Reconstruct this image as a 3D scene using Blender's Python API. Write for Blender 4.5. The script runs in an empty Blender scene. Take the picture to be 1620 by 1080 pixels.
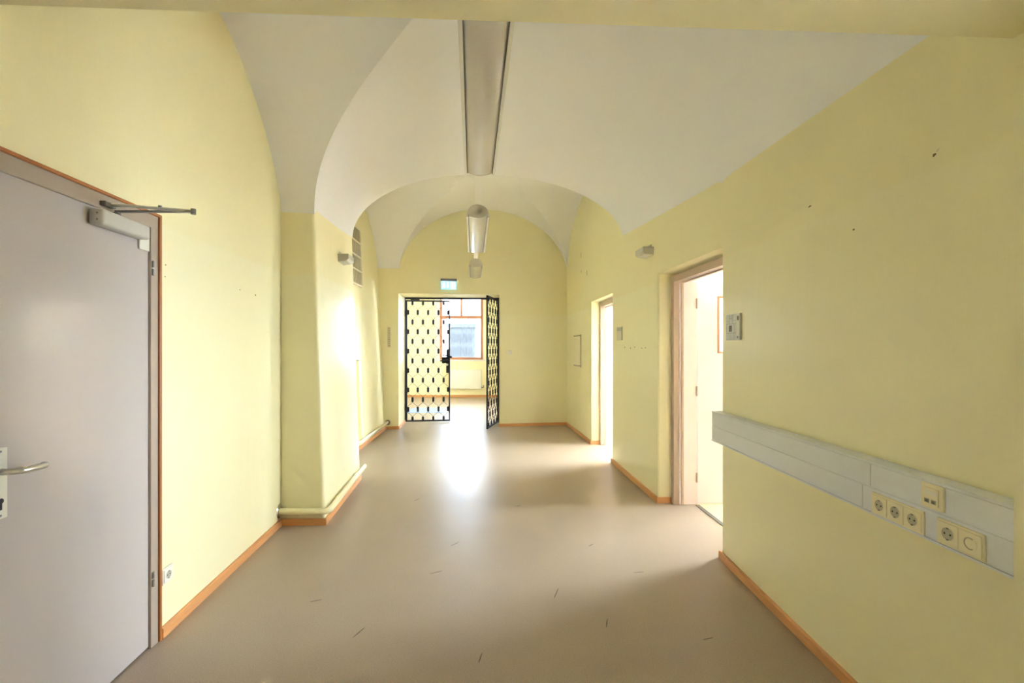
import bpy, bmesh, math, random
from mathutils import Vector, Matrix
random.seed(7)
sc = bpy.context.scene
C = sc.collection

# ------------------------------------------------------------------ camera, world, light, exposure
EYE = 1.45
cam_d = bpy.data.cameras.new('camera')
cam_d.sensor_width = 36.0
cam_d.lens = 730.0 / 1620.0 * 36.0
cam_d.shift_y = 10.0 / 1620.0
cam_d.clip_start = 0.02
cam = bpy.data.objects.new('camera', cam_d)
C.objects.link(cam)
cam.location = (0, 0, EYE)
cam.rotation_euler = (math.pi / 2, 0, 0)
sc.camera = cam

world = bpy.data.worlds.new('overcast_sky')
sc.world = world
world.use_nodes = True
wn = world.node_tree.nodes
wn['Background'].inputs['Color'].default_value = (0.84, 0.92, 1.0, 1)
wn['Background'].inputs['Strength'].default_value = 9.0

sun_d = bpy.data.lights.new('sun', 'SUN')
sun_d.energy = 235.0; sun_d.angle = math.radians(0.6); sun_d.color = (1.0, 0.99, 0.98)
sun = bpy.data.objects.new('sun', sun_d); C.objects.link(sun)
sun.rotation_euler = Vector((-math.cos(math.radians(53)), -0.06, -math.sin(math.radians(53)))).to_track_quat('-Z', 'Y').to_euler()

def portal(name, loc, rot, sx, sy):
    """marks a window opening so that the sky light is sampled through it"""
    l = bpy.data.lights.new(name, 'AREA')
    l.shape = 'RECTANGLE'; l.size = sx; l.size_y = sy
    l.cycles.is_portal = True
    o = bpy.data.objects.new(name, l); C.objects.link(o)
    o.location = loc; o.rotation_euler = rot

vs = sc.view_settings
vs.view_transform = 'Standard'; vs.look = 'None'; vs.gamma = 1.0
vs.use_curve_mapping = False
vs.exposure = 3.52
sc.cycles.use_denoising = True
sc.cycles.max_bounces = 11
sc.cycles.diffuse_bounces = 7
sc.cycles.glossy_bounces = 5
sc.cycles.transmission_bounces = 6
sc.cycles.sample_clamp_indirect = 30.0
sc.cycles.caustics_reflective = False
sc.cycles.caustics_refractive = False

# ------------------------------------------------------------------ helpers
def lin(r, g, b):
    f = lambda c: (c / 255 / 12.92) if c / 255 <= 0.04045 else ((c / 255 + 0.055) / 1.055) ** 2.4
    return (f(r), f(g), f(b), 1.0)

class NT:
    def __init__(s, name):
        m = bpy.data.materials.new(name); m.use_nodes = True
        s.m = m; s.t = m.node_tree; s.b = s.t.nodes['Principled BSDF']
    def n(s, kind, **kw):
        x = s.t.nodes.new(kind)
        for k, v in kw.items():
            if k in x.inputs.keys(): x.inputs[k].default_value = v
            else: setattr(x, k, v)
        return x
    def l(s, a, b): s.t.links.new(a, b)

def plain(name, col, rough=0.5, metal=0.0, spec=0.5, vary=0.04, scale=30.0, bump=0.0, bscale=200.0, emit=None, estr=0.0):
    q = NT(name)
    pos = q.n('ShaderNodeNewGeometry')
    nz = q.n('ShaderNodeTexNoise'); nz.inputs['Scale'].default_value = scale; nz.inputs['Detail'].default_value = 3
    q.l(pos.outputs['Position'], nz.inputs['Vector'])
    mx = q.n('ShaderNodeMix', data_type='RGBA')
    c = col
    mx.inputs['A'].default_value = (c[0] * (1 - vary), c[1] * (1 - vary), c[2] * (1 - vary), 1)
    mx.inputs['B'].default_value = (min(1, c[0] * (1 + vary)), min(1, c[1] * (1 + vary)), min(1, c[2] * (1 + vary)), 1)
    q.l(nz.outputs['Fac'], mx.inputs['Factor'])
    q.l(mx.outputs['Result'], q.b.inputs['Base Color'])
    q.b.inputs['Roughness'].default_value = rough
    q.b.inputs['Metallic'].default_value = metal
    q.b.inputs['Specular IOR Level'].default_value = spec
    if bump:
        n2 = q.n('ShaderNodeTexNoise'); n2.inputs['Scale'].default_value = bscale; n2.inputs['Detail'].default_value = 2
        q.l(pos.outputs['Position'], n2.inputs['Vector'])
        bp = q.n('ShaderNodeBump'); bp.inputs['Strength'].default_value = bump; bp.inputs['Distance'].default_value = 0.002
        q.l(n2.outputs['Fac'], bp.inputs['Height']); q.l(bp.outputs['Normal'], q.b.inputs['Normal'])
    if emit:
        q.b.inputs['Emission Color'].default_value = emit; q.b.inputs['Emission Strength'].default_value = estr
    return q.m

def wall_paint():
    """yellow wall: glossy washable paint up to 2.06 m, matt paint above"""
    q = NT('yellow_wall_paint')
    pos = q.n('ShaderNodeNewGeometry'); sep = q.n('ShaderNodeSeparateXYZ')
    q.l(pos.outputs['Position'], sep.inputs[0])
    wob = q.n('ShaderNodeTexNoise'); wob.inputs['Scale'].default_value = 3.0
    q.l(pos.outputs['Position'], wob.inputs['Vector'])
    add = q.n('ShaderNodeMath', operation='MULTIPLY_ADD'); add.inputs[1].default_value = 0.03
    q.l(wob.outputs['Fac'], add.inputs[0]); q.l(sep.outputs['Z'], add.inputs[2])
    mr = q.n('ShaderNodeMapRange'); mr.inputs['From Min'].default_value = 2.06; mr.inputs['From Max'].default_value = 2.09
    q.l(add.outputs[0], mr.inputs['Value'])
    big = q.n('ShaderNodeTexNoise'); big.inputs['Scale'].default_value = 1.3; big.inputs['Detail'].default_value = 4
    q.l(pos.outputs['Position'], big.inputs['Vector'])
    lo = q.n('ShaderNodeMix', data_type='RGBA'); up = q.n('ShaderNodeMix', data_type='RGBA')
    lo.inputs['A'].default_value = lin(240, 234, 196); lo.inputs['B'].default_value = lin(242, 237, 201)
    up.inputs['A'].default_value = lin(239, 231, 188); up.inputs['B'].default_value = lin(241, 234, 194)
    q.l(big.outputs['Fac'], lo.inputs['Factor']); q.l(big.outputs['Fac'], up.inputs['Factor'])
    mx = q.n('ShaderNodeMix', data_type='RGBA')
    q.l(mr.outputs[0], mx.inputs['Factor']); q.l(lo.outputs['Result'], mx.inputs['A']); q.l(up.outputs['Result'], mx.inputs['B'])
    q.l(mx.outputs['Result'], q.b.inputs['Base Color'])
    rg = q.n('ShaderNodeMapRange'); rg.inputs['To Min'].default_value = 0.30; rg.inputs['To Max'].default_value = 0.48
    q.b.inputs['Specular IOR Level'].default_value = 0.35
    q.l(mr.outputs[0], rg.inputs['Value']); q.l(rg.outputs[0], q.b.inputs['Roughness'])
    b1 = q.n('ShaderNodeTexNoise'); b1.inputs['Scale'].default_value = 7.0; b1.inputs['Detail'].default_value = 5
    b1m = q.n('ShaderNodeMapping'); b1m.inputs['Scale'].default_value = (1.6, 1.6, 0.35)
    q.l(pos.outputs['Position'], b1m.inputs['Vector']); q.l(b1m.outputs[0], b1.inputs['Vector'])
    bp = q.n('ShaderNodeBump'); bp.inputs['Strength'].default_value = 0.17; bp.inputs['Distance'].default_value = 0.02
    q.l(b1.outputs['Fac'], bp.inputs['Height'])
    b2 = q.n('ShaderNodeTexNoise'); b2.inputs['Scale'].default_value = 160.0
    q.l(pos.outputs['Position'], b2.inputs['Vector'])
    bq = q.n('ShaderNodeBump'); bq.inputs['Strength'].default_value = 0.08; bq.inputs['Distance'].default_value = 0.002
    q.l(b2.outputs['Fac'], bq.inputs['Height']); q.l(bp.outputs['Normal'], bq.inputs['Normal'])
    q.l(bq.outputs['Normal'], q.b.inputs['Normal'])
    return q.m

def floor_lino():
    q = NT('beige_linoleum')
    pos = q.n('ShaderNodeNewGeometry')
    a = q.n('ShaderNodeTexNoise'); a.inputs['Scale'].default_value = 210.0; a.inputs['Detail'].default_value = 4
    b = q.n('ShaderNodeTexNoise'); b.inputs['Scale'].default_value = 1.6; b.inputs['Detail'].default_value = 5
    q.l(pos.outputs['Position'], a.inputs['Vector']); q.l(pos.outputs['Position'], b.inputs['Vector'])
    m1 = q.n('ShaderNodeMix', data_type='RGBA')
    m1.inputs['A'].default_value = lin(140, 122, 106); m1.inputs['B'].default_value = lin(202, 186, 170)
    q.l(a.outputs['Fac'], m1.inputs['Factor'])
    m2 = q.n('ShaderNodeMix', data_type='RGBA', blend_type='MULTIPLY')
    cr = q.n('ShaderNodeMapRange'); cr.inputs['To Min'].default_value = 0.88; cr.inputs['To Max'].default_value = 1.08
    q.l(b.outputs['Fac'], cr.inputs['Value'])
    m2.inputs['Factor'].default_value = 1.0
    q.l(m1.outputs['Result'], m2.inputs['A']); q.l(cr.outputs[0], m2.inputs['B'])
    q.l(m2.outputs['Result'], q.b.inputs['Base Color'])
    rr = q.n('ShaderNodeMapRange'); rr.inputs['To Min'].default_value = 0.30; rr.inputs['To Max'].default_value = 0.38
    q.b.inputs['Specular IOR Level'].default_value = 0.25
    q.l(b.outputs['Fac'], rr.inputs['Value']); q.l(rr.outputs[0], q.b.inputs['Roughness'])
    mp = q.n('ShaderNodeMapping'); mp.inputs['Scale'].default_value = (9, 3.0, 3)
    q.l(pos.outputs['Position'], mp.inputs['Vector'])
    w = q.n('ShaderNodeTexNoise'); w.inputs['Scale'].default_value = 1.0; w.inputs['Detail'].default_value = 3
    q.l(mp.outputs[0], w.inputs['Vector'])
    bp = q.n('ShaderNodeBump'); bp.inputs['Strength'].default_value = 0.12; bp.inputs['Distance'].default_value = 0.01
    q.l(w.outputs['Fac'], bp.inputs['Height']); q.l(bp.outputs['Normal'], q.b.inputs['Normal'])
    return q.m

def wood(name, c1, c2, rough=0.4, sc_=(2, 2, 40)):
    q = NT(name)
    pos = q.n('ShaderNodeNewGeometry'); mp = q.n('ShaderNodeMapping'); mp.inputs['Scale'].default_value = sc_
    q.l(pos.outputs['Position'], mp.inputs['Vector'])
    n = q.n('ShaderNodeTexNoise'); n.inputs['Scale'].default_value = 2.5; n.inputs['Detail'].default_value = 6
    q.l(mp.outputs[0], n.inputs['Vector'])
    mx = q.n('ShaderNodeMix', data_type='RGBA'); mx.inputs['A'].default_value = c1; mx.inputs['B'].default_value = c2
    q.l(n.outputs['Fac'], mx.inputs['Factor']); q.l(mx.outputs['Result'], q.b.inputs['Base Color'])
    q.b.inputs['Roughness'].default_value = rough
    return q.m

def glass_mat(name='clear_window_glass', tint=(0.95, 0.97, 0.97, 1)):
    q = NT(name)
    tr = q.n('ShaderNodeBsdfTransparent'); tr.inputs['Color'].default_value = tint
    gl = q.n('ShaderNodeBsdfGlossy'); gl.inputs['Roughness'].default_value = 0.02
    fr = q.n('ShaderNodeFresnel'); fr.inputs['IOR'].default_value = 1.45
    mx = q.n('ShaderNodeMixShader')
    q.l(fr.outputs[0], mx.inputs[0]); q.l(tr.outputs[0], mx.inputs[1]); q.l(gl.outputs[0], mx.inputs[2])
    out = [x for x in q.t.nodes if x.type == 'OUTPUT_MATERIAL'][0]
    q.l(mx.outputs[0], out.inputs['Surface'])
    return q.m

M = {
 'wall': wall_paint(),
 'ceil': plain('warm_white_ceiling_paint', lin(240, 240, 243), 0.8, vary=0.02, scale=2.0, bump=0.15, bscale=60),
 'white_wall': plain('white_room_paint', lin(240, 238, 232), 0.7, vary=0.01, scale=3),
 'floor': floor_lino(),
 'parquet': wood('light_parquet', lin(212, 190, 160), lin(226, 206, 178), 0.35, (12, 2, 2)),
 'base': wood('beech_skirting', lin(205, 142, 88), lin(226, 170, 116), 0.4),
 'trimwood': wood('orange_wood_edging', lin(156, 92, 40), lin(180, 112, 54), 0.4, (20, 20, 2)),
 'doorgrey': plain('grey_beige_door_lacquer', lin(188, 180, 179), 0.16, vary=0.015, scale=4, bump=0.02, bscale=6),
 'framegrey': plain('taupe_steel_frame', lin(172, 158, 144), 0.45, vary=0.02),
 'framepink': plain('taupe_pink_frame_paint', lin(194, 172, 156), 0.4, vary=0.02),
 'lining': plain('white_pink_lining_paint', lin(238, 224, 226), 0.4, vary=0.01),
 'leafwhite': plain('white_door_lacquer', lin(238, 229, 234), 0.35, vary=0.01),
 'alu': plain('brushed_aluminium', (0.62, 0.61, 0.58, 1), 0.32, metal=0.9, vary=0.03),
 'darkalu': plain('grey_steel', (0.25, 0.245, 0.23, 1), 0.38, metal=0.8, vary=0.05),
 'chrome': plain('chrome', (0.78, 0.77, 0.75, 1), 0.15, metal=1.0, vary=0.02),
 'closer': plain('silver_grey_closer_paint', lin(198, 194, 188), 0.4, vary=0.01),
 'plate': plain('pale_handle_plate', lin(222, 220, 210), 0.35, vary=0.02),
 'black': plain('black_hole', (0.012, 0.012, 0.012, 1), 0.6),
 'iron': plain('black_wrought_iron', lin(44, 44, 56), 0.5, metal=0.2, vary=0.1),
 'trunk': plain('light_grey_trunking', lin(226, 229, 238), 0.45, vary=0.015, scale=60),
 'trunkline': plain('trunking_joint', lin(150, 150, 150), 0.6),
 'cream': plain('cream_socket_plastic', lin(238, 230, 202), 0.3, vary=0.01),
 'creamdark': plain('socket_recess_plastic', lin(186, 180, 160), 0.4, vary=0.02),  # plastic darkened so the flat wells and slots read as shaded recesses
 'whiteplastic': plain('white_socket_plastic', lin(232, 230, 220), 0.3, vary=0.01),
 'pipe': plain('cream_pipe_enamel', lin(236, 228, 190), 0.25, vary=0.02),
 'lampgrey': plain('grey_lamp_enamel', lin(200, 197, 186), 0.4, vary=0.02),
 'lamplens': plain('frosted_lamp_lens', lin(214, 212, 204), 0.5, vary=0.02),
 'lumbody': plain('ivory_luminaire_enamel', lin(228, 222, 208), 0.45, vary=0.01),
 'lumside': plain('pale_side_strip', lin(226, 224, 216), 0.3, vary=0.01),
 'groove': plain('dark_groove', lin(110, 106, 96), 0.6),
 'diff': plain('prismatic_acrylic_diffuser', lin(206, 201, 190), 0.14, vary=0.05, scale=90, bump=0.08, bscale=320),
 'rail': plain('white_rail_enamel', lin(232, 230, 226), 0.4, vary=0.01),
 'sign': plain('light_grey_sign', lin(206, 208, 206), 0.3, vary=0.02),
 'signdark': plain('sign_print_dark', lin(112, 112, 104), 0.5),
 'signmid': plain('sign_print_grey', lin(160, 164, 160), 0.5),
 'paper': plain('pale_paper', lin(214, 204, 170), 0.7, vary=0.02),
 'ink': plain('grey_ink', lin(172, 164, 140), 0.7),
 'hole': plain('drill_hole_shadow', lin(120, 96, 60), 0.9),
 'scuff': plain('dark_heel_scuff', lin(98, 82, 68), 0.6),
 'plaster': plain('bare_plaster_chip', lin(214, 200, 172), 0.9),
 'winframe': wood('reddish_window_wood', lin(196, 130, 96), lin(214, 150, 114), 0.4),
 'rad': plain('white_radiator_enamel', lin(236, 232, 224), 0.3, vary=0.01),
 'mat': plain('pale_blue_mat', lin(160, 178, 222), 0.8, vary=0.05, scale=120),
 'glass': glass_mat(),
 'tinted': glass_mat('solar_film_glass', (0.43, 0.46, 0.50, 1)),  # tint added to the far pane to dim the sky behind it
 'exitgreen': plain('lit_exit_green', (0.10, 0.45, 0.50, 1), 0.4, emit=(0.40, 0.80, 1.0, 1), estr=0.10),
 'exitwhite': plain('lit_exit_white', (0.9, 0.95, 0.95, 1), 0.4, emit=(0.93, 0.97, 1.0, 1), estr=0.32),
 'exitbox': plain('grey_exit_housing', lin(120, 120, 136), 0.4),
 'grille': plain('beige_grille_slat', lin(196, 186, 158), 0.5),
 'grilledark': plain('grille_back_shade', lin(120, 110, 92), 0.8),
 'grillewhite': plain('grille_white_frame', lin(234, 226, 204), 0.5),
 'facade': plain('dark_slate_render', lin(54, 56, 56), 0.9, vary=0.15, scale=1.2),
 'facadewin': plain('far_window_glass', lin(42, 44, 44), 0.9),
 'ground': plain('street_ground', lin(90, 90, 88), 0.9),
 'greensign': plain('pale_green_notice', lin(206, 222, 206), 0.5),
}

class MB:
    def __init__(s): s.bm = bmesh.new()
    def _take(s, t):
        me = bpy.data.meshes.new('t'); t.to_mesh(me); t.free(); s.bm.from_mesh(me); bpy.data.meshes.remove(me)
    def box(s, x0, x1, y0, y1, z0, z1, bev=0.0, seg=2):
        t = bmesh.new()
        bmesh.ops.create_cube(t, size=1.0)
        for v in t.verts:
            v.co = Vector((x0 + (v.co.x + .5) * (x1 - x0), y0 + (v.co.y + .5) * (y1 - y0), z0 + (v.co.z + .5) * (z1 - z0)))
        if bev: bmesh.ops.bevel(t, geom=t.edges[:], offset=bev, segments=seg, affect='EDGES', profile=0.5)
        s._take(t); return s
    def prism(s, poly, z0, z1, top=None):
        """vertical prism on a footprint; top = another footprint for leaning walls"""
        top = top or poly
        a = [s.bm.verts.new((p[0], p[1], z0)) for p in poly]
        b = [s.bm.verts.new((p[0], p[1], z1)) for p in top]
        n = len(a)
        s.bm.faces.new(a); s.bm.faces.new(b)
        for i in range(n): s.bm.faces.new((a[i], a[(i + 1) % n], b[(i + 1) % n], b[i]))
        return s
    def extrude(s, prof, p0, p1, right, up, caps=True):
        """closed profile of (r,u) pairs swept from p0 to p1"""
        p0, p1, right, up = Vector(p0), Vector(p1), Vector(right), Vector(up)
        A = [s.bm.verts.new(p0 + right * r + up * u) for r, u in prof]
        B = [s.bm.verts.new(p1 + right * r + up * u) for r, u in prof]
        n = len(prof)
        for i in range(n): s.bm.faces.new((A[i], A[(i + 1) % n], B[(i + 1) % n], B[i]))
        if caps: s.bm.faces.new(A); s.bm.faces.new(B)
        return s
    def tube(s, pts, r, n=14, caps=True):
        pts = [Vector(p) for p in pts]; rings = []
        rr = r if isinstance(r, (list, tuple)) else [r] * len(pts)
        ref = None
        for i, p in enumerate(pts):
            d = (pts[min(i + 1, len(pts) - 1)] - pts[max(i - 1, 0)]).normalized()
            if ref is None:
                ref = Vector((0, 0, 1)) if abs(d.z) < .9 else Vector((1, 0, 0))
            a = d.cross(ref).normalized(); b = a.cross(d).normalized()
            ref = b
            rings.append([s.bm.verts.new(p + a * (rr[i] * math.cos(2 * math.pi * k / n)) + b * (rr[i] * math.sin(2 * math.pi * k / n))) for k in range(n)])
        for i in range(len(rings) - 1):
            for k in range(n):
                s.bm.faces.new((rings[i][k], rings[i][(k + 1) % n], rings[i + 1][(k + 1) % n], rings[i + 1][k]))
        if caps: s.bm.faces.new(rings[0]); s.bm.faces.new(rings[-1])
        return s
    def lathe(s, c, axis, prof, n=20):
        """profile of (distance along axis, radius)"""
        c = Vector(c); ax = Vector(axis).normalized()
        ref = Vector((0, 0, 1)) if abs(ax.z) < .9 else Vector((1, 0, 0))
        a = ax.cross(ref).normalized(); b = a.cross(ax).normalized()
        rings = [[s.bm.verts.new(c + ax * d + (a * math.cos(2 * math.pi * k / n) + b * math.sin(2 * math.pi * k / n)) * max(r, 1e-4)) for k in range(n)] for d, r in prof]
        for i in range(len(rings) - 1):
            for k in range(n):
                s.bm.faces.new((rings[i][k], rings[i][(k + 1) % n], rings[i + 1][(k + 1) % n], rings[i + 1][k]))
        s.bm.faces.new(rings[0]); s.bm.faces.new(rings[-1])
        return s
    def grid(s, rows):
        V = [[s.bm.verts.new(p) for p in r] for r in rows]
        for i in range(len(V) - 1):
            for j in range(len(V[i]) - 1):
                try: s.bm.faces.new((V[i][j], V[i][j + 1], V[i + 1][j + 1], V[i + 1][j]))
                except ValueError: pass
        return s
    def build(s, name, mat, parent=None, smooth=False, kind=None, label=None, cat=None, group=None, angle=None):
        bmesh.ops.recalc_face_normals(s.bm, faces=s.bm.faces[:])
        me = bpy.data.meshes.new(name); s.bm.to_mesh(me); s.bm.free()
        me.materials.append(M[mat])
        if smooth:
            for p in me.polygons: p.use_smooth = True
            if angle: me.set_sharp_from_angle(angle=math.radians(angle))
        o = bpy.data.objects.new(name, me); C.objects.link(o)
        if parent: o.parent = parent
        tag(o, kind, label, cat, group)
        return o

def tag(o, kind=None, label=None, cat=None, group=None):
    if kind: o['kind'] = kind
    if label: o['label'] = label
    if cat: o['category'] = cat
    if group: o['group'] = group
    return o

class Frame:
    """upright local frame on a wall: x along the wall, y out of the wall into the room, z up (tilt leans it back)"""
    def __init__(s, p, along, normal, tilt=0.0):
        a = Vector((along[0], along[1], 0)).normalized(); n = Vector((normal[0], normal[1], 0)).normalized()
        z = Vector((0, 0, 1))
        zz = z * math.cos(tilt) - n * math.sin(tilt); nn = n * math.cos(tilt) + z * math.sin(tilt)
        s.p = Vector((p[0], p[1], 0)); s.a = a; s.n = nn; s.z = zz
    def pt(s, x, y, z): return s.p + s.a * x + s.n * y + s.z * z
    def mat(s, x=0, y=0, z=0):
        o = s.pt(x, y, z)
        m = Matrix.Identity(4)
        for i in range(3):
            m[i][0] = s.a[i]; m[i][1] = s.n[i]; m[i][2] = s.z[i]; m[i][3] = o[i]
        return m

def thing(name, m=None, label=None, cat=None, group=None, kind=None, parent=None):
    e = bpy.data.objects.new(name, None); C.objects.link(e)
    e.empty_display_size = 0.05
    if parent: e.parent = parent
    if m is not None: e.matrix_local = m
    tag(e, kind, label, cat, group)
    return e

def piece(src, name, parent, m):
    """another child sharing the mesh of src"""
    o = src.copy(); o.name = name; C.objects.link(o); o.parent = parent
    o.matrix_parent_inverse = Matrix.Identity(4); o.matrix_local = m
    return o

def fillet(poly, idx, r, n=5):
    out = []
    for i, p in enumerate(poly):
        if i not in idx: out.append(p); continue
        P = Vector(p); A = Vector(poly[i - 1]); B = Vector(poly[(i + 1) % len(poly)])
        a = P + (A - P).normalized() * r; b = P + (B - P).normalized() * r
        for k in range(n + 1):
            t = k / n
            q = a * (1 - t) ** 2 + P * 2 * t * (1 - t) + b * t * t
            out.append((q.x, q.y))
    return out

def offset_path(path, d):
    """mitred offset to the left of the path's travel"""
    res = []
    P = [Vector(p) for p in path]
    for i, p in enumerate(P):
        ns = []
        if i > 0: e = (P[i] - P[i - 1]).normalized(); ns.append(Vector((-e.y, e.x)))
        if i < len(P) - 1: e = (P[i + 1] - P[i]).normalized(); ns.append(Vector((-e.y, e.x)))
        n = sum(ns, Vector((0, 0))).normalized()
        res.append(p + n * (d / max(.3, n.dot(ns[0]))))
    return [(q.x, q.y) for q in res]

def baseboard(name, path, h=0.054, t=0.016, label='beech skirting board along the wall'):
    a = path; b = offset_path(path, t); c = offset_path(path, t * .55)
    m = MB()
    m.prism(list(a) + list(reversed(b)), 0.0, h * .88)
    m.prism(list(a) + list(reversed(b)), h * .88, h, top=list(a) + list(reversed(c)))
    return m.build(name, 'base', kind='structure', label=label)

def holed(name, fr, L, H, T, holes, mat, label, z0=0.0):
    """straight wall panel in frame fr (front face on y=0, body behind) with rectangular holes (x0,x1,z0,z1)"""
    xs = sorted(set([0, L] + [h[0] for h in holes] + [h[1] for h in holes]))
    o = MB()
    for a, b in zip(xs[:-1], xs[1:]):
        zs = sorted([(h[2], h[3]) for h in holes if h[0] <= a + 1e-6 and h[1] >= b - 1e-6])
        z = z0
        for p, q in zs:
            if p > z: o.box(a, b, -T, 0, z, p)
            z = q
        if z < H: o.box(a, b, -T, 0, z, H)
    ob = o.build(name, mat, kind='structure', label=label)
    ob.matrix_world = fr.mat()
    return ob

def interp(x, pts):
    if x <= pts[0][0]: return pts[0][1]
    for (a, b), (c, d) in zip(pts[:-1], pts[1:]):
        if x <= c: return b + (d - b) * (x - a) / (c - a)
    return pts[-1][1]

TOP = 4.6
# frames of the walls ------------------------------------------------------------------------------
LA = Frame((-1.752, 2.286), (-0.0954, 0.9954), (0.9954, 0.0954))                 # near left wall, x grows away from the camera
PS = Frame((-1.545, 3.78), (-0.1064, 0.9943), (0.9943, 0.1064), math.radians(1.7))  # long side of the pier
LN = Frame((-2.168, 6.5), (-0.05, 1.0), (1.0, 0.05), math.radians(2.6))          # recessed far left wall
EW = Frame((-2.25, 8.2), (0.9895, 0.1444), (0.1444, -0.9895))                    # end wall
RN = Frame((1.441, 3.17), (0.003, -1.0), (-1.0, 0.0))                            # near right wall, x grows towards the camera
RB = Frame((1.367, 4.32), (-0.066, 1.0), (-1.0, -0.066))                         # middle right wall, x grows away
RC = Frame((1.192, 6.94), (-0.091, 1.0), (-1.0, -0.091))                         # far right wall

# ================================================================== THE ROOM SHELL
fl = MB().box(-3.9, 1.70, -5.3, 13.7, -0.2, 0.0).build('floor', 'floor', kind='structure', label='beige linoleum floor of the vaulted corridor')
MB().box(1.70, 5.9, 0.9, 9.6, -0.2, -0.002).build('floor_side_rooms', 'parquet', kind='structure', label='light parquet floor of the side rooms')
MB().box(-4.1, 6.1, -5.5, 14.0, TOP, TOP + .25).build('ceiling_slab', 'white_wall', kind='structure', label='flat slab above the vaults')  # outer slab added to stop sky leaking through the vault seams

# left wall with the grey door
DOOR_W = 1.03
holed('wall_left', Frame(LA.pt(-7.6, 0, 0)[:2], LA.a[:2], LA.n[:2]), 7.6 + 1.62, TOP, 0.35,
      [(7.6 - DOOR_W, 7.6, 0.0, 2.104)], 'wall', 'yellow plastered near left wall with an arched top')
MB().box(-2.35, -1.9, 0.9, 2.6, 0, 2.4).build('wall_left_backing', 'white_wall', kind='structure', label='wall behind the closed grey door')

# pier on the left: leaning slightly
pf = [(-2.75, 3.78), (-1.535, 3.79), (-1.675, 5.10), (-2.75, 5.10)]
pt_ = [(-2.75, 3.78), (-1.622, 3.79), (-1.762, 5.10), (-2.75, 5.10)]
up_ = [(x - (0.087 * TOP / 2.6 if i in (1, 2) else 0), y) for i, (x, y) in enumerate(pf)]
MB().prism(fillet(pf, (1, 2), .035), 0, 2.62, fillet(pt_, (1, 2), .035)).prism(fillet(pt_, (1, 2), .035), 2.62, TOP).build('wall_left_pier', 'wall', smooth=True, angle=40, kind='structure', label='yellow glossy pier standing out from the left wall')

# recessed far left wall
a0 = LN.pt(-1.6, 0, 0); a1 = LN.pt(1.95, 0, 0); b0 = LN.pt(-1.6, 0, TOP); b1 = LN.pt(1.95, 0, TOP)
MB().prism([(-3.0, a0.y), a0[:2], a1[:2], (-3.0, a1.y)], 0, b0.z, [(-3.0, b0.y), b0[:2], b1[:2], (-3.0, b1.y)]).build(
    'wall_left_niche', 'wall', kind='structure', label='yellow recessed left wall beyond the pier')

# right wall: three piers and the lintels over the two doorways
T = 0.33
def wseg(p, q, i0, i1):
    """footprint of a wall stretch p->q (far to near), thickness to +x, rounding the asked corners"""
    return fillet([p, q, (q[0] + T, q[1] + .02), (p[0] + T, p[1] + .02)], [k for k, f in ((0, i0), (1, i1)) if f], .022)
P3, P3b = (1.447, 0.5), (1.441, 3.17)
P2n, P2f = (1.367, 4.32), (1.267, 5.83)
P1n, P1f = (1.192, 6.94), (1.02, 8.83)
wr = MB()
HEAD = 2.14
wr.prism(wseg(P3b, P3, True, False), 0, HEAD)
wr.prism(wseg(P2f, P2n, True, True), 0, HEAD)
wr.prism(wseg(P1f, P1n, False, True), 0, HEAD)
line = [P1f, P1n, P2f, P2n, P3b, P3]
wr.prism(line + [(x + T, y) for x, y in reversed(line)], HEAD, TOP)
wall_right = wr.build('wall_right', 'wall', smooth=True, angle=40, kind='structure', label='yellow plastered right wall with two door openings')

# end wall with the gate opening
OL, OR_, OLb, ORb = (-2.025, 8.233), (-0.235, 8.494), (-2.085, 9.10), (-0.20, 9.26)
we = MB()
we.prism([(-4.0, 7.95), OL, OLb, (-4.0, 8.97)], 0, TOP)
we.prism([OR_, (1.6, 8.76), (1.6, 9.45), ORb], 0, TOP)
we.prism([OL, OR_, ORb, OLb], 2.425, TOP)
wall_end = we.build('wall_end', 'wall', kind='structure', label='yellow end wall with the arched top and gate opening')

# room behind the gate
BR = Frame((-3.6, 13.5), (1, 0), (0, -1))
WX0, WX1 = -2.26, -0.80          # window reveal
holed('wall_back', BR, 5.2, TOP, 0.35, [(WX0 + 3.6, WX1 + 3.6, 1.10, 3.05)], 'wall', 'yellow wall of the far room with the window')
MB().box(WX0, WX0 + .12, 13.68, 13.85, 1.10, 3.05).box(WX1 - .06, WX1, 13.68, 13.85, 1.10, 3.05).build('wall_back_reveal', 'white_wall', kind='structure', label='white reveal beside the far window')
MB().box(-3.95, -3.6, 8.9, 13.9, 0, TOP).build('wall_far_left', 'wall', kind='structure', label='left wall of the far room')
holed('wall_far_right', Frame((1.6, 9.2), (0, 1), (-1, 0)), 4.7, TOP, 0.35, [(1.2, 2.3, .8, 2.6)], 'wall', 'right wall of the far room')
MB().box(-3.7, 1.7, 8.9, 13.7, 3.3, 3.5).build('ceiling_far_room', 'ceil', kind='structure', label='white ceiling of the far room')
# side rooms on the right
SX = 4.3
holed('wall_side_rooms', Frame((SX, 0.9), (0, 1), (-1, 0)), 8.7, TOP, 0.4,
      [(3.25, 4.35, .45, 2.95), (5.2, 7.8, .45, 2.95)], 'white_wall', 'white window wall of the side rooms')
MB().box(1.7, SX, 0.95, 1.25, 0, TOP).build('wall_side_near', 'white_wall', kind='structure', label='white near partition of the side room')
MB().box(1.58, SX, 5.30, 5.42, 0, TOP).build('wall_side_middle', 'white_wall', kind='structure', label='white partition between the side rooms')
MB().box(1.3, SX, 9.0, 9.3, 0, TOP).build('wall_side_far', 'white_wall', kind='structure', label='white far partition of the side room')
MB().box(1.62, SX, 1.1, 9.1, 3.0, 3.2).build('ceiling_side_rooms', 'white_wall', kind='structure', label='white ceiling of the side rooms')
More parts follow.
